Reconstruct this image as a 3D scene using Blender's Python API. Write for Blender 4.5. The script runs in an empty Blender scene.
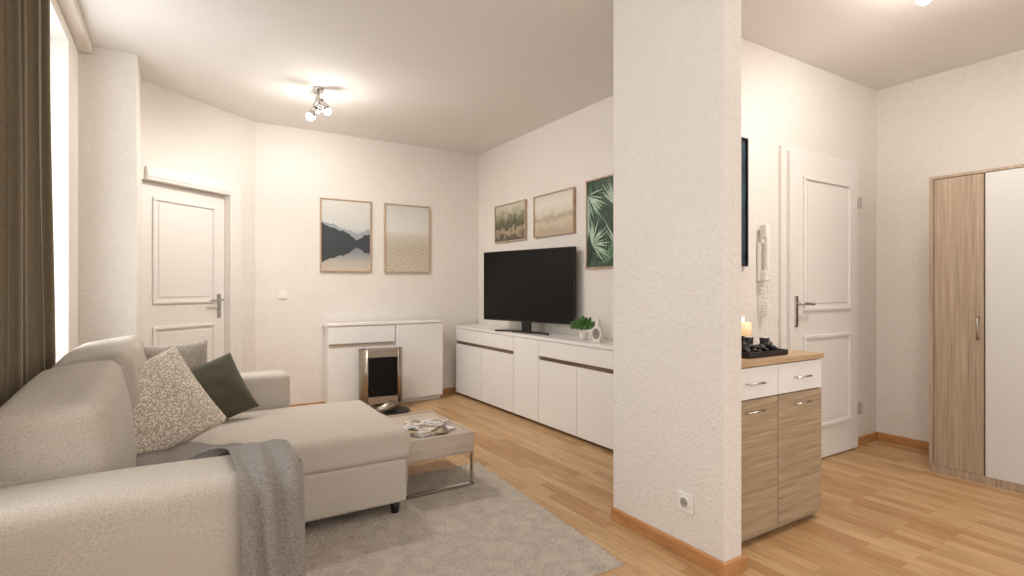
import bpy, bmesh, math, random
from mathutils import Vector, Matrix, noise
random.seed(4)
S=bpy.context.scene
COL=S.collection
def hx(h):
    h=h.lstrip('#'); r=[int(h[i:i+2],16)/255 for i in (0,2,4)]
    return tuple([(c/12.92 if c<=.04045 else ((c+.055)/1.055)**2.4) for c in r])+(1,)
# ------------------------------------------------------------ materials
class NT:
    def __init__(s,name):
        s.m=bpy.data.materials.new(name); s.m.use_nodes=True
        s.t=s.m.node_tree; s.b=s.t.nodes['Principled BSDF']
    def n(s,typ,**kw):
        nd=s.t.nodes.new(typ)
        for k,v in kw.items():
            if k in nd.inputs: s.set(nd.inputs[k],v)
            else: setattr(nd,k,v)
        return nd
    def set(s,inp,v):
        if isinstance(v,bpy.types.NodeSocket): s.t.links.new(v,inp)
        else: inp.default_value=v
    def coord(s,kind='Object',scale=(1,1,1),rot=(0,0,0)):
        tc=s.t.nodes.new('ShaderNodeTexCoord'); mp=s.t.nodes.new('ShaderNodeMapping')
        s.t.links.new(tc.outputs[kind],mp.inputs[0]); mp.inputs['Scale'].default_value=scale; mp.inputs['Rotation'].default_value=rot
        return mp.outputs[0]
    def math(s,op,a,b=0.0,c=None):
        nd=s.t.nodes.new('ShaderNodeMath'); nd.operation=op
        s.set(nd.inputs[0],a); s.set(nd.inputs[1],b)
        if c is not None: s.set(nd.inputs[2],c)
        return nd.outputs[0]
    def noise(s,vec,scale=5,detail=3,rough=.5):
        nd=s.n('ShaderNodeTexNoise'); s.set(nd.inputs['Vector'],vec); nd.inputs['Scale'].default_value=scale
        nd.inputs['Detail'].default_value=detail; nd.inputs['Roughness'].default_value=rough
        return nd.outputs['Fac']
    def ramp(s,fac,stops):
        nd=s.n('ShaderNodeValToRGB'); s.set(nd.inputs[0],fac); e=nd.color_ramp.elements
        while len(e)<len(stops): e.new(.5)
        for i,(p,c) in enumerate(stops):
            e[i].position=p; e[i].color=hx(c) if isinstance(c,str) else c
        return nd.outputs[0]
    def mix(s,fac,a,b,mode='MIX'):
        nd=s.n('ShaderNodeMixRGB'); nd.blend_type=mode; s.set(nd.inputs[0],fac); s.set(nd.inputs[1],a); s.set(nd.inputs[2],b)
        return nd.outputs[0]
    def bump(s,h,strength=.3,dist=.01):
        nd=s.n('ShaderNodeBump'); s.set(nd.inputs['Height'],h); nd.inputs['Strength'].default_value=strength; nd.inputs['Distance'].default_value=dist
        s.t.links.new(nd.outputs[0],s.b.inputs['Normal'])
    def fin(s,color=None,rough=.5,metal=0,**kw):
        if color is not None: s.set(s.b.inputs['Base Color'],hx(color) if isinstance(color,str) else color)
        s.b.inputs['Roughness'].default_value=rough; s.b.inputs['Metallic'].default_value=metal
        for k,v in kw.items(): s.set(s.b.inputs[k],v)
        return s.m
def plain(name,c,rough=.5,metal=0,var=.04,bs=0,sc=40,**kw):
    n=NT(name); co=n.coord()
    f=n.noise(co,sc,3)
    c0=hx(c); a=tuple(x*(1-var) for x in c0[:3])+(1,); b=tuple(min(1,x*(1+var)) for x in c0[:3])+(1,)
    r=n.ramp(f,[(.3,a),(.7,b)])
    if bs: n.bump(f,bs,.004)
    return n.fin(r,rough,metal,**kw)
def plaster(name,c,var=.03,bs=.6,dist=.010,cv=.955):
    n=NT(name); co=n.coord()
    f=n.noise(co,58,4,.58); g=n.noise(co,2.5,3); h=n.noise(co,60,4,.55)
    c0=hx(c)
    r=n.ramp(g,[(.3,tuple(x*(1-var) for x in c0[:3])+(1,)),(.7,c0)])
    r=n.mix(1,r,n.ramp(h,[(.35,(cv,cv,cv,1)),(.6,(1,1,1,1))]),'MULTIPLY')
    n.bump(f,bs,dist)
    return n.fin(r,.9)
def wood(name,cols,scale=(1,12,12),rough=.45,axis='Object',sc=3.0,lo=.36,sp=.28,w=.65):
    n=NT(name); co=n.coord(axis,scale)
    f=n.noise(co,sc,8,.62); g=n.noise(co,sc*.3,3)
    f=n.math('ADD',n.math('MULTIPLY',f,w),n.math('MULTIPLY',g,1-w))
    r=n.ramp(f,[(lo+sp*i/(len(cols)-1),c) for i,c in enumerate(cols)])
    n.bump(f,.12,.002)
    return n.fin(r,rough)
def fabric(name,c,c2,sc=260,bs=.5,extra=None):
    n=NT(name); co=n.coord()
    f=n.noise(co,sc,3,.7); g=n.noise(co,5,2)
    r=n.ramp(f,[(.35,c2),(.65,c)])
    n.bump(f,bs,.003)
    m=n.fin(r,.95)
    n.b.inputs['Sheen Weight'].default_value=.1
    return m
M={}
M['wall']=plaster('plaster_wall','#eae3db')
M['ceil']=plaster('ceiling_paint','#e6e2dd',.02,.12,.005,.99)
M['white']=plain('white_lacquer','#eeece9',.28,var=.01)
M['whited']=plain('white_matt_laminate','#cdcac6',.4,var=.01)
M['door']=plain('door_paint','#e6e1db',.4,var=.015)
M['plast']=plain('white_plastic','#ebe7e0',.35,var=.01)
M['black']=plain('black_plastic','#0c0c0e',.35,var=.1)
M['screen']=plain('tv_screen','#0b0a0a',.3,var=.05,**{'Specular IOR Level':.2})
M['chrome']=plain('brushed_chrome','#c9c7c4',.22,1,var=.05)
M['steel']=plain('brushed_steel','#a89d91',.38,1,var=.08)
M['base']=wood('beech_trim',['#a97647','#bd8857','#cb9764'],(3,3,20))
M['frame']=wood('pale_wood_frame',['#a98c70','#b99f83','#c6ad92'],(6,6,6))
M['oakv']=wood('sonoma_oak_vertical',['#85705f','#9d8873','#ac9781','#b9a590'],(34,34,1.0),.5,sc=2.6,lo=.30,sp=.38,w=.8)
M['oakh']=wood('sonoma_oak_horizontal',['#866f58','#a08a70','#b29b80','#c2ab90'],(1.0,34,34),.5,sc=2.6,lo=.30,sp=.38,w=.8)
M['oaktop']=wood('oak_top',['#a98a69','#bd9f7c','#caad8a'],(1.2,14,14),.5)
M['dstrip']=wood('dark_walnut_strip',['#4e3d33','#6b5648','#7d6757'],(10,1,10),.4)
M['taupe']=wood('taupe_wood',['#ab9b8b','#bcad9d','#c8baab'],(1.2,10,10),.5)
M['sofa']=fabric('sofa_fabric','#d3c9bd','#b1a699',320,.5)
M['olive']=fabric('olive_fabric','#57533f','#403d30',250,.5)
M['greyp']=fabric('grey_ribbed_fabric','#b8ada2','#948a80',90,.7)
M['blanket']=fabric('grey_wool','#9c958f','#756f69',200,.7)
M['curtain']=fabric('curtain_fabric','#897c66','#6e624f',300,.3)
n=NT('speckled_pillow'); co=n.coord('Object')
w=n.noise(co,95,2,.5); v=n.n('ShaderNodeTexVoronoi'); n.set(v.inputs['Vector'],co); v.inputs['Scale'].default_value=130
f=n.math('ADD',v.outputs['Distance'],n.math('MULTIPLY',w,.6))
M['speck']=n.fin(n.ramp(f,[(.64,'#f0e8db'),(.84,'#bcae9d')]),.95); n.bump(f,.3,.003)
n=NT('rug_wool'); co=n.coord()
f=n.noise(co,120,4,.7); g=n.noise(co,14,3)
f2=n.math('ADD',n.math('MULTIPLY',f,.7),n.math('MULTIPLY',g,.3))
M['rug']=n.fin(n.ramp(f2,[(.32,'#aea295'),(.5,'#d2c6b8'),(.68,'#e9dfd1')]),1); n.bump(f,1,.012)
n=NT('beech_parquet'); co=n.coord('Object',(1,1,1),(0,0,math.radians(90)))
br=n.n('ShaderNodeTexBrick'); n.set(br.inputs['Vector'],co)
for k,vv in (('Scale',1.0),('Mortar Size',.0009),('Mortar Smooth',.1),('Bias',0),('Brick Width',.46),('Row Height',.066)): br.inputs[k].default_value=vv
br.offset=.37; br.offset_frequency=2; br.squash=1
br.inputs['Color1'].default_value=hx('#bb8f60'); br.inputs['Color2'].default_value=hx('#d7b285'); br.inputs['Mortar'].default_value=hx('#a2784f')
co2=n.coord('Object',(14,1.2,1)); g=n.noise(co2,4,6,.6)
c=n.mix(.5,br.outputs[0],n.ramp(g,[(.3,'#a8a29a'),(.7,'#ffffff')]),'MULTIPLY')
M['floor']=n.fin(c,.4)
n.b.inputs['Specular IOR Level'].default_value=.35
def emis(name,c,s):
    n=NT(name); n.fin(c,.3); n.b.inputs['Emission Color'].default_value=hx(c); n.b.inputs['Emission Strength'].default_value=s; return n.m
M['bulb']=emis('lit_bulb','#fff0dc',25)
M['flame']=emis('candle_flame','#ffc070',20)
M['candle']=emis('candle_wax','#f5c898',.6)
M['leaf']=plain('green_leaf','#4d7a3a',.5,var=.35,sc=30)
M['pot']=plain('ceramic_pot','#e6e1d8',.4)
# ------------------------------------------------------------ helpers
def link(o,parent=None,local=False):
    COL.objects.link(o)
    if parent is not None:
        o.parent=parent
        if not local: o.matrix_parent_inverse=Matrix.Translation(-Vector(parent.location))
    return o
def group(name,loc=(0,0,0),rz=0):
    e=bpy.data.objects.new(name,None); e.location=loc; e.rotation_euler=(0,0,rz); e.empty_display_size=.1; COL.objects.link(e); return e
def from_bm(name,bm,mat,parent=None,loc=(0,0,0),rot=(0,0,0),smooth=False,local=False,bevel=0):
    me=bpy.data.meshes.new(name); bmesh.ops.recalc_face_normals(bm,faces=bm.faces); bm.to_mesh(me); bm.free()
    for m_ in (mat if isinstance(mat,list) else [mat]): me.materials.append(m_)
    if smooth:
        for p in me.polygons: p.use_smooth=True
    o=bpy.data.objects.new(name,me); o.location=loc; o.rotation_euler=rot
    link(o,parent,local)
    if bevel:
        b=o.modifiers.new('bevel','BEVEL'); b.width=bevel; b.segments=2; b.limit_method='ANGLE'
    return o
def addbox(bm,x0,x1,y0,y1,z0,z1,mi=0):
    vs=[bm.verts.new(p) for p in ((x0,y0,z0),(x1,y0,z0),(x1,y1,z0),(x0,y1,z0),(x0,y0,z1),(x1,y0,z1),(x1,y1,z1),(x0,y1,z1))]
    for f in ((0,3,2,1),(4,5,6,7),(0,1,5,4),(1,2,6,5),(2,3,7,6),(3,0,4,7)):
        bm.faces.new([vs[i] for i in f]).material_index=mi
def box(name,x0,x1,y0,y1,z0,z1,mat,parent=None,bevel=0,local=False,rz=0):
    cx,cy,cz=(x0+x1)/2,(y0+y1)/2,(z0+z1)/2
    bm=bmesh.new(); addbox(bm,x0-cx,x1-cx,y0-cy,y1-cy,z0-cz,z1-cz)
    return from_bm(name,bm,mat,parent,(cx,cy,cz),(0,0,rz),local=local,bevel=bevel)
def boxes(name,lst,mat,parent=None,bevel=0,local=False):
    bm=bmesh.new()
    for b in lst: addbox(bm,*b)
    return from_bm(name,bm,mat,parent,local=local,bevel=bevel)
def cyl(name,p0,p1,r0,r1,mat,parent=None,seg=24,local=False):
    p0=Vector(p0);p1=Vector(p1);d=p1-p0
    bm=bmesh.new(); bmesh.ops.create_cone(bm,cap_ends=True,segments=seg,radius1=r0,radius2=r1,depth=d.length)
    o=from_bm(name,bm,mat,parent,local=local)
    for p in o.data.polygons: p.use_smooth=len(p.vertices)==4
    o.location=(p0+p1)/2; o.rotation_mode='QUATERNION'; o.rotation_quaternion=d.to_track_quat('Z','Y'); return o
def tube(name,pts,r,mat,parent=None,local=False,cyc=False):
    cu=bpy.data.curves.new(name,'CURVE'); cu.dimensions='3D'; cu.bevel_depth=r; cu.bevel_resolution=3
    sp=cu.splines.new('POLY'); sp.points.add(len(pts)-1)
    for i,p in enumerate(pts): sp.points[i].co=(*p,1)
    sp.use_cyclic_u=cyc; cu.materials.append(mat); cu.use_fill_caps=True
    o=bpy.data.objects.new(name,cu); return link(o,parent,local)
def soft(name,x0,x1,y0,y1,z0,z1,mat,parent=None,r=.05,puff=(0,0,0),N=22,rot=(0,0,0),wob=.004,sag=0):
    c=Vector(((x0+x1)/2,(y0+y1)/2,(z0+z1)/2)); h=Vector(((x1-x0)/2,(y1-y0)/2,(z1-z0)/2))
    bm=bmesh.new(); bmesh.ops.create_cube(bm,size=2); bmesh.ops.subdivide_edges(bm,edges=bm.edges,cuts=N,use_grid_fill=True)
    for v in bm.verts:
        u=Vector([math.copysign(1-(1-abs(a))**1.7,a) for a in v.co])
        p=Vector((u[i]*h[i] for i in range(3)))
        inn=Vector((max(-(h[i]-r),min(h[i]-r,p[i])) for i in range(3)))
        d=p-inn
        if d.length>1e-6: p=inn+d.normalized()*r
        q=[1-u[i]**2 for i in range(3)]
        p.x+=math.copysign(puff[0]*q[1]*q[2],u.x)*abs(u.x)
        p.y+=math.copysign(puff[1]*q[0]*q[2],u.y)*abs(u.y)
        p.z+=math.copysign(puff[2]*q[0]*q[1],u.z)*abs(u.z)
        w=noise.noise((p+c)*5)*wob; p+=Vector((w,w,w))
        v.co=p
    return from_bm(name,bm,mat,parent,c,rot,smooth=True)
def pillow(name,loc,rot,w,h,t,mat,parent=None):
    bm=bmesh.new(); N=26; g={}
    for s in (0,1):
        for i in range(N+1):
            for j in range(N+1):
                u=-1+2*i/N; v=-1+2*j/N
                if s==1 and (i in(0,N) or j in (0,N)): g[s,i,j]=g[0,i,j]; continue
                th=t/2*((1-abs(u)**2.4)*(1-abs(v)**2.4))**.5
                k=1-.05*(1-v*v); kk=1-.05*(1-u*u)
                x=u*w/2*k; z=v*h/2*kk
                wr=noise.noise(Vector((u*2,v*2,s*3+w)))*.012*(1-abs(u)**3)*(1-abs(v)**3)
                g[s,i,j]=bm.verts.new((x,(th if s else -th)+wr,z))
    for s in (0,1):
        for i in range(N):
            for j in range(N):
                bm.faces.new([g[s,i,j],g[s,i+1,j],g[s,i+1,j+1],g[s,i,j+1]])
    o=from_bm(name,bm,mat,parent,loc,(0,0,0),smooth=True)
    roll,tilt,yaw=rot   # roll in the pillow's plane, tilt back, yaw
    o.rotation_mode='QUATERNION'
    o.rotation_quaternion=(Matrix.Rotation(yaw,3,'Z')@Matrix.Rotation(tilt,3,'X')@Matrix.Rotation(roll,3,'Y')).to_quaternion()
    return o
H=2.65
# ------------------------------------------------------------ room shell
box('floor',-1.2,4.8,-2.6,5.6,-.1,0,M['floor'])
box('ceiling',-1.2,4.8,-2.6,5.6,H,H+.1,M['ceil'])
box('wall_back',.60,3.0,5.36,5.48,0,H,M['wall'])
box('wall_right_living',2.885,3.0,2.10,5.36,0,H,M['wall'])
box('wall_hallway',1.96,4.64,2.02,2.10,0,H,M['wall'])
box('wall_pillar',1.85,1.96,1.375,2.02,0,H,M['wall'],bevel=.004)
box('wall_right_hallway',4.52,4.64,-2.5,2.02,0,H,M['wall'])
box('wall_pier',-.80,-.217,4.20,4.72,0,H,M['wall'],bevel=.004)
boxes('wall_window',[(-.80,-.513,-2.5,-1.8,0,H),(-.80,-.513,3.85,4.20,0,H),(-.80,-.513,.9,1.25,0,H),(-.80,-.513,-1.8,3.85,0,.75),(-.80,-.513,-1.8,3.85,2.52,H)],M['wall'])
for wi,(wa,wb) in enumerate(((1.25,3.85),(-1.8,.9))):  # the second window is added, out of view, to let more light in
    w=group('window_%d'%(wi+1),(-.74,(wa+wb)/2,1.6)); wm=(wa+wb)/2
    fr=[(-.78,-.71,wa,wa+.07,.75,2.52),(-.78,-.71,wb-.07,wb,.75,2.52),(-.78,-.71,wa,wb,.75,.82),(-.78,-.71,wa,wb,2.45,2.52),(-.78,-.71,wm-.045,wm+.045,.75,2.52)]
    boxes('frame',fr,M['door'],w,bevel=.005)
    box('windowsill',-.71,-.505,wa,wb,.751,.77,M['door'],w,bevel=.004)
ang=math.atan2(.64,.796)
aw=group('wall_door_side',(-.196,4.72,0),ang)
boxes('panel',[(.735,1.045,0,.12,0,H),(-.03,.735,0,.12,1.94,H)],M['wall'],aw,local=True)
def door(name,loc,rz,x0,x1,ztop,casL,casR,casT,handle_left,rec,panels,cd=0.0):
    g=group(name,loc,rz)
    z0=.008
    box('leaf',x0+.002,x1-.002,rec,rec+.04,z0,ztop-.003,M['door'],g,bevel=.004,local=True)
    for k,(a,b,c,d) in enumerate(panels):
        wd=.024
        boxes('moulding_%d'%(k+1),[(a,b,rec-.014,rec,c,c+wd),(a,b,rec-.014,rec,d-wd,d),(a,a+wd,rec-.014,rec,c+wd,d-wd),(b-wd,b,rec-.014,rec,c+wd,d-wd)],M['door'],g,bevel=.005,local=True)
        boxes('inner_moulding_%d'%(k+1),[(a+.05,b-.05,rec-.005,rec,c+.05,d-.05)],M['door'],g,bevel=.003,local=True)
    cas=[]
    if casL: cas.append((x0-casL,x0,-.022,0,0,ztop+casT))
    if casR: cas.append((x1,x1+casR,-.022,0,0,ztop+casT))
    cas.append((x0,x1,-.022,0,ztop,ztop+casT))
    boxes('casing',cas,M['door'],g,bevel=.005,local=True)
    if casR>.05: boxes('casing_ridge',[(x1+.02,x1+casR-.03,-.028,-.022,0,ztop+casT-.03),(x0,x1+.02,-.028,-.022,ztop+.02,ztop+casT-.03)],M['door'],g,bevel=.004,local=True)
    hxp=x0+.06 if handle_left else x1-.06
    sg=1 if handle_left else -1
    box('handle_plate',hxp-.018,hxp+.018,rec-.008,rec,.90,1.10,M['chrome'],g,bevel=.004,local=True)
    cyl('handle_neck',(hxp,rec-.005,1.05),(hxp,rec-.055,1.05),.009,.009,M['chrome'],g,local=True)
    tube('handle_lever',[(hxp,rec-.05,1.05),(hxp+sg*.04,rec-.055,1.05),(hxp+sg*.12,rec-.05,1.045)],.009,M['chrome'],g,local=True)
    return g
door('door_1',(-.196,4.72,0),ang,.0,.735,1.94,0,.12,.10,False,.05,[(.09,.64,1.03,1.83),(.09,.64,.2,.86)])
d2=door('door_2',(3.31,2.019,0),0,0,.845,2.03,.055,.018,.03,True,-.045,[(.14,.72,1.0,1.88),(.14,.72,.22,.84)])
boxes('hinges',[(.83,.86,-.062,-.046,.25,.33),(.83,.86,-.062,-.046,1.72,1.80)],M['chrome'],d2,local=True)
BH=.06;BT=.016
box('baseboard_back',.60,2.885,5.36-BT,5.36,0,BH,M['base'],bevel=.003)
box('baseboard_right_living',2.885-BT,2.885,2.14,5.36-BT,0,BH,M['base'],bevel=.003)
box('baseboard_hallway',2.76,3.25,2.02-BT,2.02,0,BH,M['base'],bevel=.003)
box('baseboard_hallway_corner',4.18,4.52,2.02-BT,2.02,0,BH,M['base'],bevel=.003)
box('baseboard_right_hallway',4.52-BT,4.52,-2.5,2.02-BT,0,BH,M['base'],bevel=.003)
boxes('baseboard_pillar',[(1.85-BT,1.85,1.375-BT,2.02,0,BH),(1.85,1.96+BT,1.375-BT,1.375,0,BH),(1.96,1.96+BT,1.375,1.46,0,BH)],M['base'],bevel=.003)
box('baseboard_pier',-.513,-.217,4.20-BT,4.20,0,BH,M['base'],bevel=.003)
b=group('baseboard_door_side',(-.196,4.72,0),ang)
box('strip',.86,1.01,-BT,0,0,BH,M['base'],b,local=True)
# curtain
cg=group('curtain',(-.474,2.5,1.3))
bm=bmesh.new(); NY=260;NZ=30;rows=[]
for k in range(NZ+1):
    z=.03+2.55*k/NZ; row=[]
    y1=3.10-.17*(k/NZ)
    for i in range(NY+1):
        s=i/NY; y=1.75+(y1-1.75)*s
        ph=s*2*math.pi*9.5
        x=.027*math.sin(ph+.5*math.sin(ph*.31))*(.75+.25*math.sin(s*27))+.003*math.sin(z*3+s*50)
        row.append(bm.verts.new((x,y-2.5+.012*math.cos(ph*2),z-1.3)))
    rows.append(row)
for k in range(NZ):
    for i in range(NY): bm.faces.new([rows[k][i],rows[k][i+1],rows[k+1][i+1],rows[k+1][i]])
from_bm('drape',bm,M['curtain'],cg,(-.474,2.5,1.3),smooth=True)
box('trim_curtain_rail',-.512,-.445,-2,4.19,H-.055,H,plain('rail_paint','#d9d0c4',.5),bevel=.004)
# ------------------------------------------------------------ sofa
sf=group('sectional_sofa',(0,2.6,0))
Sm=M['sofa']
soft('near_arm',-.42,.29,1.62,1.88,.07,.645,Sm,sf,.045,(0,0,.004))
soft('far_arm',-.42,.585,3.475,3.69,.07,.635,Sm,sf,.035)
soft('back_frame',-.43,-.34,1.88,3.48,.07,.66,Sm,sf,.03)
soft('seat_base',-.34,.28,1.88,2.59,.07,.29,Sm,sf,.02)
soft('seat_cushion',-.33,.285,1.885,2.59,.29,.445,Sm,sf,.04,(0,0,.02))
soft('chaise_base',-.34,.99,2.595,3.475,.07,.29,Sm,sf,.018,wob=.001)
soft('chaise_cushion',-.33,1.015,2.59,3.475,.285,.435,Sm,sf,.035,(0,0,.02))
soft('back_cushion_1',-.425,-.155,1.90,2.63,.44,.845,Sm,sf,.050,(.022,.012,.014),rot=(math.radians(3),math.radians(-6),0),wob=.016,N=28)
soft('back_cushion_2',-.40,-.12,2.65,3.44,.44,.88,Sm,sf,.05,(.025,.01,.030),rot=(math.radians(1),math.radians(-9),0),wob=.014,N=28)
for i,(x,y) in enumerate(((.94,2.64),(.94,3.41),(-.25,1.70),(.22,1.70),(.5,3.6),(-.3,3.6))):
    cyl('foot_%d'%(i+1),(x,y,.013 if y<3.1 else 0),(x,y,.075),.02,.024,M['black'],sf)
R=math.radians
pillow('speckled_throw_pillow',(-.10,2.75,.632),(R(-22),R(-28),R(20)),.49,.42,.17,M['speck'])
pillow('olive_throw_pillow',(.145,3.24,.595),(R(-20),R(-26),R(6)),.37,.34,.13,M['olive'])
pillow('grey_throw_pillow',(-.07,3.39,.670),(R(-2),R(-12),R(8)),.46,.37,.12,M['greyp'])
# blanket
path=[(2.83,.478),(2.62,.478),(2.38,.485),(2.15,.50),(1.98,.54),(1.91,.59),(1.885,.635),(1.85,.652),(1.75,.657),(1.65,.650),(1.612,.625),(1.600,.56),(1.594,.40),(1.592,.22),(1.592,.05)]
def lerp_path(s):
    f=s*(len(path)-1); i=min(int(f),len(path)-2); f-=i
    def cr(a,b,c,d,t): return .5*((2*b)+(-a+c)*t+(2*a-5*b+4*c-d)*t*t+(-a+3*b-3*c+d)*t**3)
    P=[path[max(0,i-1)],path[i],path[i+1],path[min(len(path)-1,i+2)]]
    return cr(P[0][0],P[1][0],P[2][0],P[3][0],f),cr(P[0][1],P[1][1],P[2][1],P[3][1],f)
bm=bmesh.new(); NS=150;NTt=90; g=[]
for i in range(NS+1):
    s=i/NS; y,z=lerp_path(s); y2,z2=lerp_path(min(1,s+.01)); y1_,z1_=lerp_path(max(0,s-.01))
    ty,tz=y2-y1_,z2-z1_; L=math.hypot(ty,tz) or 1
    if s>=.5 : ny,nz=(-abs(tz)/L,abs(ty)/L)
    else: ny,nz=(abs(tz)/L,abs(ty)/L)
    sm=max(0,min(1,(s-.20)/.34)); sm=sm*sm*(3-2*sm)
    xl=-.17+(.31)*sm; xr=.295+.008*max(0,s-.6)
    row=[]
    for j in range(NTt+1):
        t=j/NTt
        x=xl+(xr-xl)*t+ .010*math.sin(s*9)*(1-t)
        y_=y-(.35*t*max(0,1-s/.25) if s<.25 else 0)
        dn=max(0,(s-.68)/.32)
        amp=.004+.010*dn
        tt=t+.05*noise.noise(Vector((t*3,s*4,7)))
        fold=amp*(1+math.sin(tt*2*math.pi*2.6+1.5*math.sin(s*4)+2*noise.noise(Vector((t*2,s*3,2)))))+.016*(noise.noise(Vector((t*4,s*6,1)))+.45)*(.6+.4*dn)
        yy=y_+ny*fold; zz=z+nz*fold
        if s>.67 and t>.8:
            yy+=((t-.8)/.2)**2*.05; x+=.008
        row.append(bm.verts.new((x,yy,max(zz,.03))))
    g.append(row)
for i in range(NS):
    for j in range(NTt): bm.faces.new([g[i][j],g[i][j+1],g[i+1][j+1],g[i+1][j]])
bl=from_bm('knitted_blanket',bm,M['blanket'],smooth=True)
so=bl.modifiers.new('s','SOLIDIFY'); so.thickness=.007; so.offset=1
# ------------------------------------------------------------ rug
bm=bmesh.new(); A=[Vector((-.28,1.66,0)),Vector((1.575,1.655,0)),Vector((1.675,3.11,0)),Vector((-.28,3.11,0))]
NX,NYr=330,260; g=[]
for i in range(NX+1):
    r=[]
    for j in range(NYr+1):
        u=i/NX; v=j/NYr
        p=(A[0]*(1-u)+A[1]*u)*(1-v)+(A[3]*(1-u)+A[2]*u)*v
        e=min(u,1-u,v,1-v)
        z=.011+.005*noise.noise(p*55)+.003*random.random()
        if e==0: z=.001
        p=p+Vector((random.uniform(-.002,.002),random.uniform(-.002,.002),z))
        r.append(bm.verts.new(p))
    g.append(r)
for i in range(NX):
    for j in range(NYr): bm.faces.new([g[i][j],g[i+1][j],g[i+1][j+1],g[i][j+1]])
from_bm('shaggy_rug',bm,M['rug'],smooth=True)
# ------------------------------------------------------------ coffee table
ct=group('coffee_table',(1.25,3.05,0))
box('tray_body',1.045,1.45,2.76,3.38,.215,.315,M['taupe'],ct,bevel=.004)
boxes('tray_rim',[(1.04,1.455,2.755,2.775,.205,.325),(1.04,1.455,3.37,3.385,.205,.325),(1.44,1.455,2.775,3.37,.205,.325),(1.04,1.055,2.775,3.37,.205,.325)],M['taupe'],ct,bevel=.003)
for k,yy in enumerate((2.765,3.36)):
    boxes('sled_leg_%d'%(k+1),[(1.045,1.45,yy-.012,yy+.012,.022,.032),(1.44,1.45,yy-.012,yy+.012,.022,.21),(1.045,1.055,yy-.012,yy+.012,.022,.21)],M['chrome'],ct)
mg=group('magazine_stack',(1.26,2.93,.318))
def cover(name,a,b,c):
    n=NT(name); co=n.coord('Object',(9,9,9)); f=n.noise(co,1.2,2)
    return n.fin(n.ramp(f,[(.35,a),(.48,b),(.56,c)]),.35)
box('magazine_1',1.10,1.36,2.83,3.10,.318,.328,cover('mag_a','#d8d2ca','#8a8580','#f0ece6'),mg,rz=.3)
box('magazine_2',1.12,1.36,2.83,3.10,.328,.337,cover('mag_b','#e8e4dc','#b59a70','#55504c'),mg,rz=-.35)
box('magazine_3',1.14,1.35,2.86,3.11,.337,.345,cover('mag_c','#3f4348','#e9e5df','#8a7560'),mg,rz=-.8)
# ------------------------------------------------------------ TV sideboard
sb=group('tv_sideboard',(2.72,3.9,0))
box('carcass',2.585,2.868,2.53,5.28,.02,.715,M['white'],sb)
box('top',2.56,2.868,2.52,5.285,.718,.745,M['white'],sb,bevel=.002)
G=.0025
def pan(nm,y0,y1,z0,z1): box(nm,2.562,2.583,y0+G,y1-G,z0,z1,M['white'],sb,bevel=.0015)
i=1
for (y0,y1,two) in ((4.10,5.28,True),(2.53,3.706,True)):
    ymid=(y0+y1)/2+(.0 if y0>4 else .08)
    pan('drawer_front_%d'%i,y0,y1,.585,.714)
    pan('door_front_%da'%i,y0,ymid,.03,.552); pan('door_front_%db'%i,ymid,y1,.03,.552)
    box('grip_strip_%d'%i,2.575,2.584,y0+.01,y1-.01,.55,.587,M['dstrip'],sb); i+=1
pan('tall_door',3.706,4.10,.03,.714)
# TV
PR=Vector((2.80,3.53,0));PL=Vector((2.541,4.615,0)); mid=(PR+PL)/2; dv=(PR-PL); W=dv.length; rz=math.atan2(dv.y,dv.x)
tv=group('television',(mid.x,mid.y,.745),rz)
zb,zt=.098,.752
box('housing',-W/2,W/2,-.0,.035,zb,zt,M['black'],tv,bevel=.004,local=True)
box('screen_glass',-W/2+.008,W/2-.008,-.002,.0,zb+.014,zt-.008,M['screen'],tv,local=True)
box('rear_bulge',-W/2*.5,W/2*.5,.035,.06,zb+.05,zt-.25,M['black'],tv,bevel=.01,local=True)
box('stand_neck',-.05,.05,.005,.03,.012,zb+.01,M['black'],tv,local=True)
tube('stand_foot',[(-.33,-.06,.008),(-.25,-.04,.01),(-.1,-.0,.012),(0,.015,.013),(.1,.0,.012),(.25,-.04,.01),(.33,-.06,.008)],.008,M['black'],tv,local=True)
box('stand_plate',-.14,.14,-.03,.06,.001,.012,M['black'],tv,bevel=.004,local=True)
# plant
PY=3.28
pp=group('potted_plant',(2.70,PY,.745))
cyl('pot',(2.70,PY,.746),(2.70,PY,.805),.028,.038,M['pot'],pp)
bm=bmesh.new()
for k in range(190):
    th=random.uniform(0,6.28); ph=random.uniform(0,1.45); rr=random.uniform(.02,.105)
    c=Vector((math.cos(th)*math.sin(ph)*rr,math.sin(th)*math.sin(ph)*rr*1.1,.075+math.cos(ph)*rr*.8))
    d=(c-Vector((0,0,.03))).normalized(); sd=d.cross(Vector((random.random(),random.random(),random.random()))).normalized()*.011
    L=.036
    vs=[bm.verts.new(c-d*L*.3),bm.verts.new(c+sd+d*L*.3),bm.verts.new(c+d*L),bm.verts.new(c-sd+d*L*.3)]
    bm.faces.new(vs)
from_bm('foliage',bm,[M['leaf']],pp,(2.70,PY,.745))
CX,CY=2.645,3.055
ck=group('table_clock',(CX,CY,.745))
box('foot',CX-.02,CX+.02,CY-.045,CY+.045,.746,.762,M['pot'],ck,bevel=.004)
cyl('dial_case',(CX+.015,CY,.812),(CX-.015,CY,.812),.055,.055,M['pot'],ck)
cyl('dial',(CX-.0145,CY,.812),(CX-.018,CY,.812),.040,.040,plain('dial','#8d877e',.4),ck)
box('top_ornament',CX-.012,CX+.012,CY-.022,CY+.022,.86,.925,M['pot'],ck,bevel=.010)
boxes('hands',[(CX-.02,CX-.0178,CY-.002,CY+.002,.812,.84),(CX-.02,CX-.0178,CY-.02,CY,.81,.814)],M['black'],ck)
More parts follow.
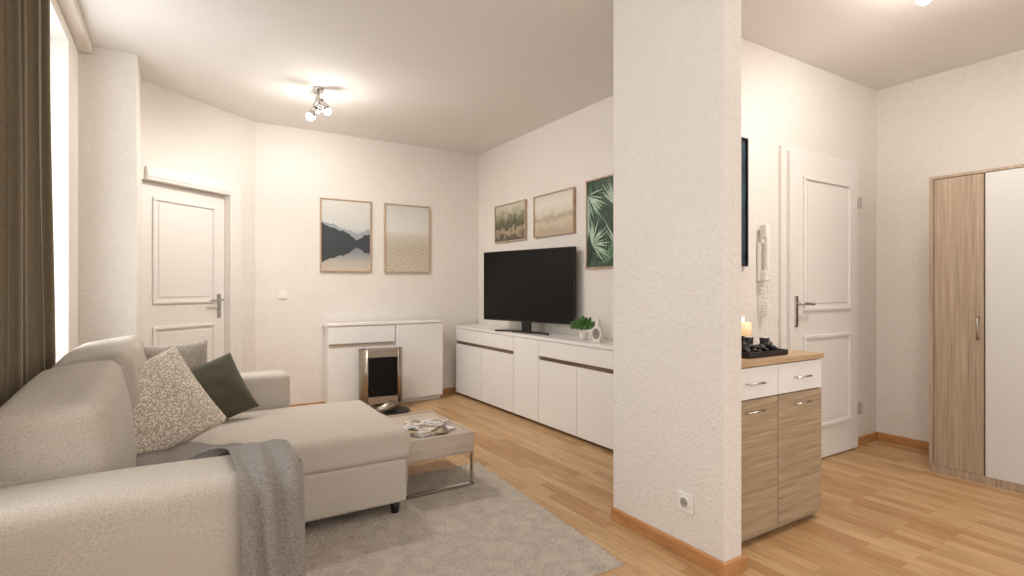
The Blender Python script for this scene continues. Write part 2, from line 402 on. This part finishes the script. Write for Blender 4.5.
# ------------------------------------------------------------ radiator cabinet
cb=group('white_cabinet',(1.75,5.24,0))
box('body',1.20,2.335,5.15,5.335,.055,.79,M['white'],cb)
box('plinth',1.21,2.33,5.17,5.335,0,.055,M['white'],cb)
box('top',1.18,2.335,5.125,5.335,.79,.815,M['white'],cb,bevel=.002)
box('top_edge_trim',1.18,2.335,5.122,5.1245,.789,.797,M['frame'],cb)
box('drawer_front',1.185,1.825,5.125,5.148,.625,.786,M['white'],cb,bevel=.003)
box('grip_strip',1.20,1.825,5.14,5.149,.585,.623,M['taupe'],cb)
box('door_front_1',1.185,1.50,5.125,5.148,.06,.583,M['white'],cb,bevel=.003)
box('door_front_2',1.505,1.825,5.125,5.148,.06,.583,M['white'],cb,bevel=.003)
box('side_panel',1.84,2.335,5.112,5.148,.05,.786,M['white'],cb,bevel=.003)
# fireplace
fp=group('tabletop_fireplace',(1.62,4.88,0),-.12)
bm=bmesh.new()
for sgn in (-1,1):
    N=10; ring=[]
    for k in range(N+1):
        a=math.pi/2*k/N
        ring.append((sgn*(.135+.065*math.sin(a)),-.03+.13*(1-math.cos(a))))
    lo=[bm.verts.new((x,y,.085)) for x,y in ring]; hi=[bm.verts.new((x,y,.585)) for x,y in ring]
    for k in range(N): bm.faces.new([lo[k],lo[k+1],hi[k+1],hi[k]])
o=from_bm('curved_sides',bm,M['steel'],fp,smooth=True,local=True)
m_=o.modifiers.new('s','SOLIDIFY'); m_.thickness=.004
boxes('surround',[(-.137,.137,-.032,.10,.51,.585),(-.137,.137,-.032,.10,.085,.15)],M['steel'],fp,bevel=.003,local=True)
boxes('rear_shell',[(-.2,.2,.095,.105,.085,.585)],M['steel'],fp,local=True)
box('firebox',-.136,.136,-.0,.09,.15,.51,M['black'],fp,local=True)
box('inner_glass',-.13,.13,-.026,-.020,.152,.508,M['screen'],fp,local=True)
cyl('pedestal',(0.03,.03,.012),(0.0,.03,.085),.13,.10,M['steel'],fp,local=True)
o=cyl('base_plate',(.06,.0,.0),(.06,.0,.012),.19,.19,M['black'],fp,seg=40,local=True)
# ------------------------------------------------------------ pictures
def art_lake():
    n=NT('print_lake'); co=n.coord('Generated'); sx=n.n('ShaderNodeSeparateXYZ'); n.set(sx.inputs[0],co)
    x=sx.outputs[0]; z=sx.outputs[2]
    xv=n.n('ShaderNodeCombineXYZ'); n.set(xv.inputs[0],x)
    p1=n.noise(xv.outputs[0],3.2,5,.55); p2=n.noise(xv.outputs[0],6,5,.5)
    def ridge(base,k,cx,na,src):
        return n.math('ADD',n.math('ADD',base,n.math('MULTIPLY',n.math('ABSOLUTE',n.math('SUBTRACT',x,cx)),k)),n.math('MULTIPLY',n.math('SUBTRACT',src,.5),na))
    sky=n.ramp(z,[(0,'#c9bba9'),(.14,'#bdb2a6'),(.28,'#8c8f91'),(.40,'#a5a8a9'),(.62,'#c9c9c5'),(1,'#d9d5cd')])
    r1=ridge(.54,.22,.72,.16,p2); r2=ridge(.46,.30,.72,.22,p1)
    c=n.mix(n.math('LESS_THAN',z,r1),sky,hx('#9aa0a2'))
    c=n.mix(n.math('LESS_THAN',z,r2),c,hx('#3c4145'))
    refl=n.math('SUBTRACT',.78,r2)
    water=n.ramp(z,[(0,'#c9bba9'),(.12,'#b8aea3'),(.25,'#8d9092'),(.40,'#74797c')])
    water=n.mix(n.math('GREATER_THAN',z,refl),water,hx('#3a3f42'))
    c=n.mix(n.math('LESS_THAN',z,.395),c,water)
    return n.fin(c,.6)
def art_field():
    n=NT('print_field'); co=n.coord('Generated'); sx=n.n('ShaderNodeSeparateXYZ'); n.set(sx.inputs[0],co)
    z=sx.outputs[2]; c2=n.coord('Generated',(1,1,1.4)); f=n.noise(c2,34,6,.7)
    base=n.ramp(z,[(0,'#c7b9a4'),(.35,'#b7aa96'),(.55,'#cfc6b8'),(.62,'#d9d5cd'),(1,'#cbc8c3')])
    amt=n.ramp(z,[(0,(.5,.5,.5,1)),(.5,(.35,.35,.35,1)),(.6,(0,0,0,1))])
    return n.fin(n.mix(amt,base,n.ramp(f,[(.4,'#8f816c'),(.6,'#efe6d6')])),.6)
def art_forest():
    n=NT('print_forest'); co=n.coord('Generated'); sx=n.n('ShaderNodeSeparateXYZ'); n.set(sx.inputs[0],co)
    z=sx.outputs[2]; f=n.noise(co,7,6,.7)
    v=n.math('ADD',z,n.math('MULTIPLY',n.math('SUBTRACT',f,.5),.9))
    return n.fin(n.ramp(v,[(.1,'#5b5546'),(.28,'#b3a085'),(.38,'#4a4a38'),(.6,'#77745a'),(.75,'#a8a28a'),(.95,'#ccc6b6')]),.6)
def art_hills():
    n=NT('print_hills'); co=n.coord('Generated'); sx=n.n('ShaderNodeSeparateXYZ'); n.set(sx.inputs[0],co)
    z=sx.outputs[2]; f=n.noise(co,5,6,.6)
    v=n.math('ADD',z,n.math('MULTIPLY',n.math('SUBTRACT',f,.5),.45))
    return n.fin(n.ramp(v,[(.1,'#b5a58e'),(.3,'#cdbfa9'),(.42,'#b0a18b'),(.5,'#cfc5b5'),(.75,'#ddd6ca'),(1,'#d4cec4')]),.6)
def frame_back(nm,x0,x1,z0,z1,art,mf,Y=5.36):
    g=group(nm,((x0+x1)/2,Y,(z0+z1)/2)); w=.012
    boxes('frame',[(x0,x0+w,Y-.028,Y-.002,z0,z1),(x1-w,x1,Y-.028,Y-.002,z0,z1),(x0+w,x1-w,Y-.028,Y-.002,z0,z0+w),(x0+w,x1-w,Y-.028,Y-.002,z1-w,z1)],mf,g,bevel=.002)
    box('print',x0+w,x1-w,Y-.016,Y-.004,z0+w,z1-w,art,g); return g
def frame_side(nm,y0,y1,z0,z1,art,mf,X=2.885):
    g=group(nm,(X,(y0+y1)/2,(z0+z1)/2)); w=.012
    boxes('frame',[(X-.028,X-.002,y0,y0+w,z0,z1),(X-.028,X-.002,y1-w,y1,z0,z1),(X-.028,X-.002,y0+w,y1-w,z0,z0+w),(X-.028,X-.002,y0+w,y1-w,z1-w,z1)],mf,g,bevel=.002)
    box('print',X-.016,X-.004,y0+w,y1-w,z0+w,z1-w,art,g); return g
frame_back('framed_lake_print',1.16,1.655,1.31,2.015,art_lake(),M['frame'])
frame_back('framed_field_print',1.79,2.285,1.31,2.015,art_field(),M['frame'])
frame_side('framed_forest_print',4.36,4.95,1.62,2.01,art_forest(),M['frame'])
frame_side('framed_hills_print',3.61,4.22,1.62,2.01,art_hills(),M['frame'])
lf=frame_side('framed_palm_print',2.95,3.45,1.307,2.03,plain('print_palm_ground','#3d5244',.6,var=.4,sc=14),M['frame'])
bm=bmesh.new()
gm=[plain('palm_green_a','#5f8566',.6,var=.2),plain('palm_green_b','#adc2ad',.6,var=.2),plain('palm_green_c','#26392d',.6,var=.2)]
X=2.885-.0172
for q,(cy,cz,a0,Rr,mi) in enumerate(((3.40,1.36,.9,.40,2),(3.05,1.42,2.2,.40,1),(3.36,1.75,1.3,.30,0),(3.10,1.78,2.0,.30,1),(3.42,1.60,.3,.30,1),(3.2,1.35,1.6,.30,0),(3.44,1.9,4.2,.3,1),(3.38,1.5,2.6,.25,1))):
    for k in range(24):
        a=a0-1.3+2.6*k/23+random.uniform(-.05,.05); L=Rr*random.uniform(.6,1)
        dy,dz=math.cos(a),math.sin(a); py,pz=-dz,dy; wd=.008
        pts=[(cy,cz),(cy+dy*L*.45+py*wd,cz+dz*L*.45+pz*wd),(cy+dy*L,cz+dz*L-.04*L),(cy+dy*L*.45-py*wd,cz+dz*L*.45-pz*wd)]
        pts=[(min(3.437,max(2.963,y)),min(2.015,max(1.32,z))) for y,z in pts]
        x=X-.0002*q-.00004*k
        try:
            f=bm.faces.new([bm.verts.new((x,y,z)) for y,z in pts]); f.material_index=mi if random.random()<.8 else 2
        except Exception: pass
from_bm('palm_leaves',bm,gm,lf)
frame_back('framed_dark_print',2.41,2.905,1.28,2.045,plain('print_dark','#2a3a44',.5,var=.6,sc=8),M['black'],Y=2.02)
# ------------------------------------------------------------ switches, socket
sw=group('light_switch',(.827,5.35,1.085))
box('plate',.787,.867,5.35,5.359,1.045,1.125,M['plast'],sw,bevel=.003)
box('rocker',.80,.854,5.345,5.35,1.058,1.112,M['plast'],sw,bevel=.002)
so_=group('wall_socket',(1.845,1.565,.235))
box('plate',1.839,1.8495,1.525,1.605,.195,.275,M['plast'],so_,bevel=.003)
cyl('recess_ring',(1.840,1.565,.235),(1.835,1.565,.235),.028,.026,M['plast'],so_)
cyl('recess',(1.8365,1.565,.235),(1.8345,1.565,.235),.020,.020,plain('socket_shadow','#a39e96',.5),so_)
boxes('pins',[(1.833,1.836,1.556,1.560,.233,.237),(1.833,1.836,1.570,1.574,.233,.237)],M['black'],so_)
# intercom
ic=group('intercom_handset',(3.06,1.99,1.35))
box('wall_plate',3.02,3.10,1.995,2.018,1.19,1.43,M['plast'],ic,bevel=.008)
box('receiver_grip',3.03,3.065,1.95,1.975,1.22,1.50,M['plast'],ic,bevel=.01)
box('receiver_ear',3.024,3.071,1.955,2.0,1.45,1.54,M['plast'],ic,bevel=.012)
box('receiver_mouth',3.024,3.071,1.955,2.0,1.19,1.26,M['plast'],ic,bevel=.012)
pts=[]
for k in range(260):
    s=k/259; yy=1.985; zc=1.19-.22*math.sin(s*math.pi); xc=3.03+.06*s
    pts.append((xc+.008*math.cos(s*160),yy+.008*math.sin(s*160),zc))
tube('coiled_cord',pts,.0025,M['plast'],ic)
# ------------------------------------------------------------ chest of drawers (hall)
cd=group('hall_dresser',(2.37,1.66,0))
x0,x1,y0,y1=2.0,2.745,1.475,1.85
box('carcass',x0,x1,y0+.02,y1,.02,.80,M['oakv'],cd)
box('top',x0-.005,x1+.008,y0-.008,y1+.005,.80,.825,M['oaktop'],cd,bevel=.002)
xm=2.374
for k,(a,b_) in enumerate(((x0,xm),(xm,x1))):
    box('drawer_%d'%(k+1),a+.003,b_-.003,y0,y0+.02,.655,.795,M['white'],cd,bevel=.002)
    box('door_%d_panel'%(k+1),a+.003,b_-.003,y0,y0+.02,.045,.65,M['oakh'],cd,bevel=.002)
    c=(a+b_)/2
    for zz,nm in ((.725,'drawer'),(.60,'door')):
        tube('%s_handle_%d'%(nm,k+1),[(c-.055,y0,zz),(c-.055,y0-.022,zz),(c+.055,y0-.022,zz),(c+.055,y0,zz)],.004,M['chrome'],cd)
tr=group('decorative_tray',(2.38,1.62,.825))
boxes('tray',[(2.22,2.53,1.52,1.70,.826,.832),(2.22,2.53,1.52,1.528,.832,.852),(2.22,2.53,1.692,1.70,.832,.852),(2.22,2.228,1.528,1.692,.832,.852),(2.522,2.53,1.528,1.692,.832,.852)],M['black'],tr,bevel=.002)
bm=bmesh.new()
for k in range(40):
    mt=Matrix.Translation((random.uniform(2.25,2.50),random.uniform(1.55,1.67),random.uniform(.84,.878)))@Matrix.Diagonal((1.3,1,.7,1))
    bmesh.ops.create_icosphere(bm,subdivisions=2,radius=random.uniform(.01,.018),matrix=mt)
from_bm('pebbles',bm,plain('dark_pebbles','#2c2927',.4,var=.5,sc=25),tr,smooth=True)
for k,(x,y) in enumerate(((2.46,1.60),(2.42,1.66))):
    cyl('tealight_cup_%d'%(k+1),(x,y,.833),(x,y,.905),.017,.024,M['black'],tr)
    cyl('tealight_%d'%(k+1),(x,y,.900),(x,y,.909),.018,.018,M['pot'],tr)
cn=group('pillar_candle',(2.52,1.76,.825))
cyl('holder_foot',(2.52,1.76,.826),(2.52,1.76,.835),.04,.04,M['black'],cn)
cyl('holder_stem',(2.52,1.76,.835),(2.52,1.76,.895),.02,.012,M['black'],cn)
cyl('holder_dish',(2.52,1.76,.893),(2.52,1.76,.902),.03,.045,M['black'],cn)
cyl('wax',(2.52,1.76,.902),(2.52,1.76,.97),.04,.04,M['candle'],cn)
bm=bmesh.new(); bmesh.ops.create_uvsphere(bm,u_segments=12,v_segments=8,radius=.006,matrix=Matrix.Translation((2.52,1.76,.983))@Matrix.Diagonal((1,1,2.2,1)))
from_bm('flame',bm,M['flame'],cn,smooth=True)
# ------------------------------------------------------------ wardrobe
wd=group('wardrobe',(4.26,1.0,0))
box('carcass',4.03,4.50,.40,1.49,.0,1.84,M['oakv'],wd)
box('top_frame',4.005,4.50,.40,1.49,1.825,1.842,M['oakv'],wd,bevel=.002)
box('plinth',4.01,4.03,.40,1.49,0,.05,M['oakv'],wd)
box('side_stile',4.006,4.03,1.468,1.49,.05,1.825,M['oakv'],wd)
box('door_oak',4.008,4.03,1.222,1.465,.05,1.822,M['oakv'],wd,bevel=.002)
box('door_white',4.008,4.03,.94,1.214,.05,1.822,M['whited'],wd,bevel=.002)
box('door_oak_2',4.008,4.03,.40,.932,.05,1.822,M['oakv'],wd,bevel=.002)
tube('handle',[(4.008,1.245,.85),(3.985,1.245,.85),(3.985,1.245,.98),(4.008,1.245,.98)],.006,M['steel'],wd)
# ------------------------------------------------------------ lamps
def spotlamp(name,x,y,hs,power,stem=.10,glow=2.0):
    g=group(name,(x,y,H))
    cyl('ceiling_rose',(x,y,H-.022),(x,y,H-.001),.035,.04,M['chrome'],g)
    cyl('stem',(x,y,H-stem),(x,y,H-.02),.009,.009,M['chrome'],g)
    for k,(a,drop) in enumerate(hs):
        dx,dy=math.cos(a),math.sin(a)
        c=Vector((x+dx*.03,y+dy*.03,H-drop))
        tube('arm_%d'%(k+1),[(x,y,H-drop+.03),tuple(c)],.006,M['chrome'],g)
        e=c+Vector((dx*.035,dy*.035,-.06))
        cyl('shade_%d'%(k+1),c+Vector((-dx*.01,-dy*.01,.02)),e,.018,.036,M['chrome'],g)
        bm=bmesh.new(); bmesh.ops.create_uvsphere(bm,u_segments=16,v_segments=10,radius=.03,matrix=Matrix.Translation(e))
        from_bm('bulb_%d'%(k+1),bm,M['bulb'],g,smooth=True)
        d=Vector((dx*.6,dy*.6,-1))
        l=bpy.data.lights.new(name+'_light','SPOT'); l.energy=power; l.color=(1,.955,.90); l.shadow_soft_size=.05; l.spot_size=math.radians(170); l.spot_blend=.7
        lo=bpy.data.objects.new('light_%d'%(k+1),l); lo.location=e+Vector((dx*.04,dy*.04,-.05)); lo.rotation_mode='QUATERNION'; lo.rotation_quaternion=d.to_track_quat('-Z','Y'); link(lo,g)
    l=bpy.data.lights.new(name+'_glow','POINT'); l.energy=glow; l.color=(1,.955,.90); l.shadow_soft_size=.06
    lo=bpy.data.objects.new('bulb_glow',l); lo.location=(x,y,H-.30); link(lo,g)
spotlamp('ceiling_spotlight',.90,4.2,((3.5,.17),(5.8,.11),(1.5,.08)),25,.15,8)
spotlamp('ceiling_spotlight.001',3.05,1.12,((.9,.03),(3.0,.03),(5.2,.03)),17,.05,5)
spotlamp('fill_spotlight_rear',.8,-.4,((.9,.10),(3.0,.10),(5.2,.10)),7,.13,5)  # added lamp behind the camera, out of view, for soft fill light
for k,(yc,ww,en) in enumerate(((2.55,2.5,42),(-.45,2.6,14))):  # second area lamp is added fill, shining through the unseen extra window
    l=bpy.data.lights.new('daylight','AREA'); l.shape='RECTANGLE'; l.size=1.7; l.size_y=ww; l.energy=en; l.color=(.92,.96,1)
    lo=bpy.data.objects.new('daylight_and_fill_%d'%(k+1),l); lo.location=(-.95,yc,1.65); lo.rotation_euler=(0,math.radians(-90),0); COL.objects.link(lo)
wl=bpy.data.worlds.new('world'); S.world=wl; wl.use_nodes=True
bg=wl.node_tree.nodes['Background']; bg.inputs[0].default_value=(1,.985,.965,1); bg.inputs[1].default_value=1.35
cam=bpy.data.cameras.new('camera'); cam.sensor_width=36; cam.lens=539/1024*36; cam.clip_start=.05
co=bpy.data.objects.new('camera',cam); co.location=(0,0,1.15); co.rotation_euler=(math.radians(90),0,-math.radians(31.86)); COL.objects.link(co); S.camera=co
S.view_settings.view_transform='Standard'
S.view_settings.look='None'
S.view_settings.exposure=.13
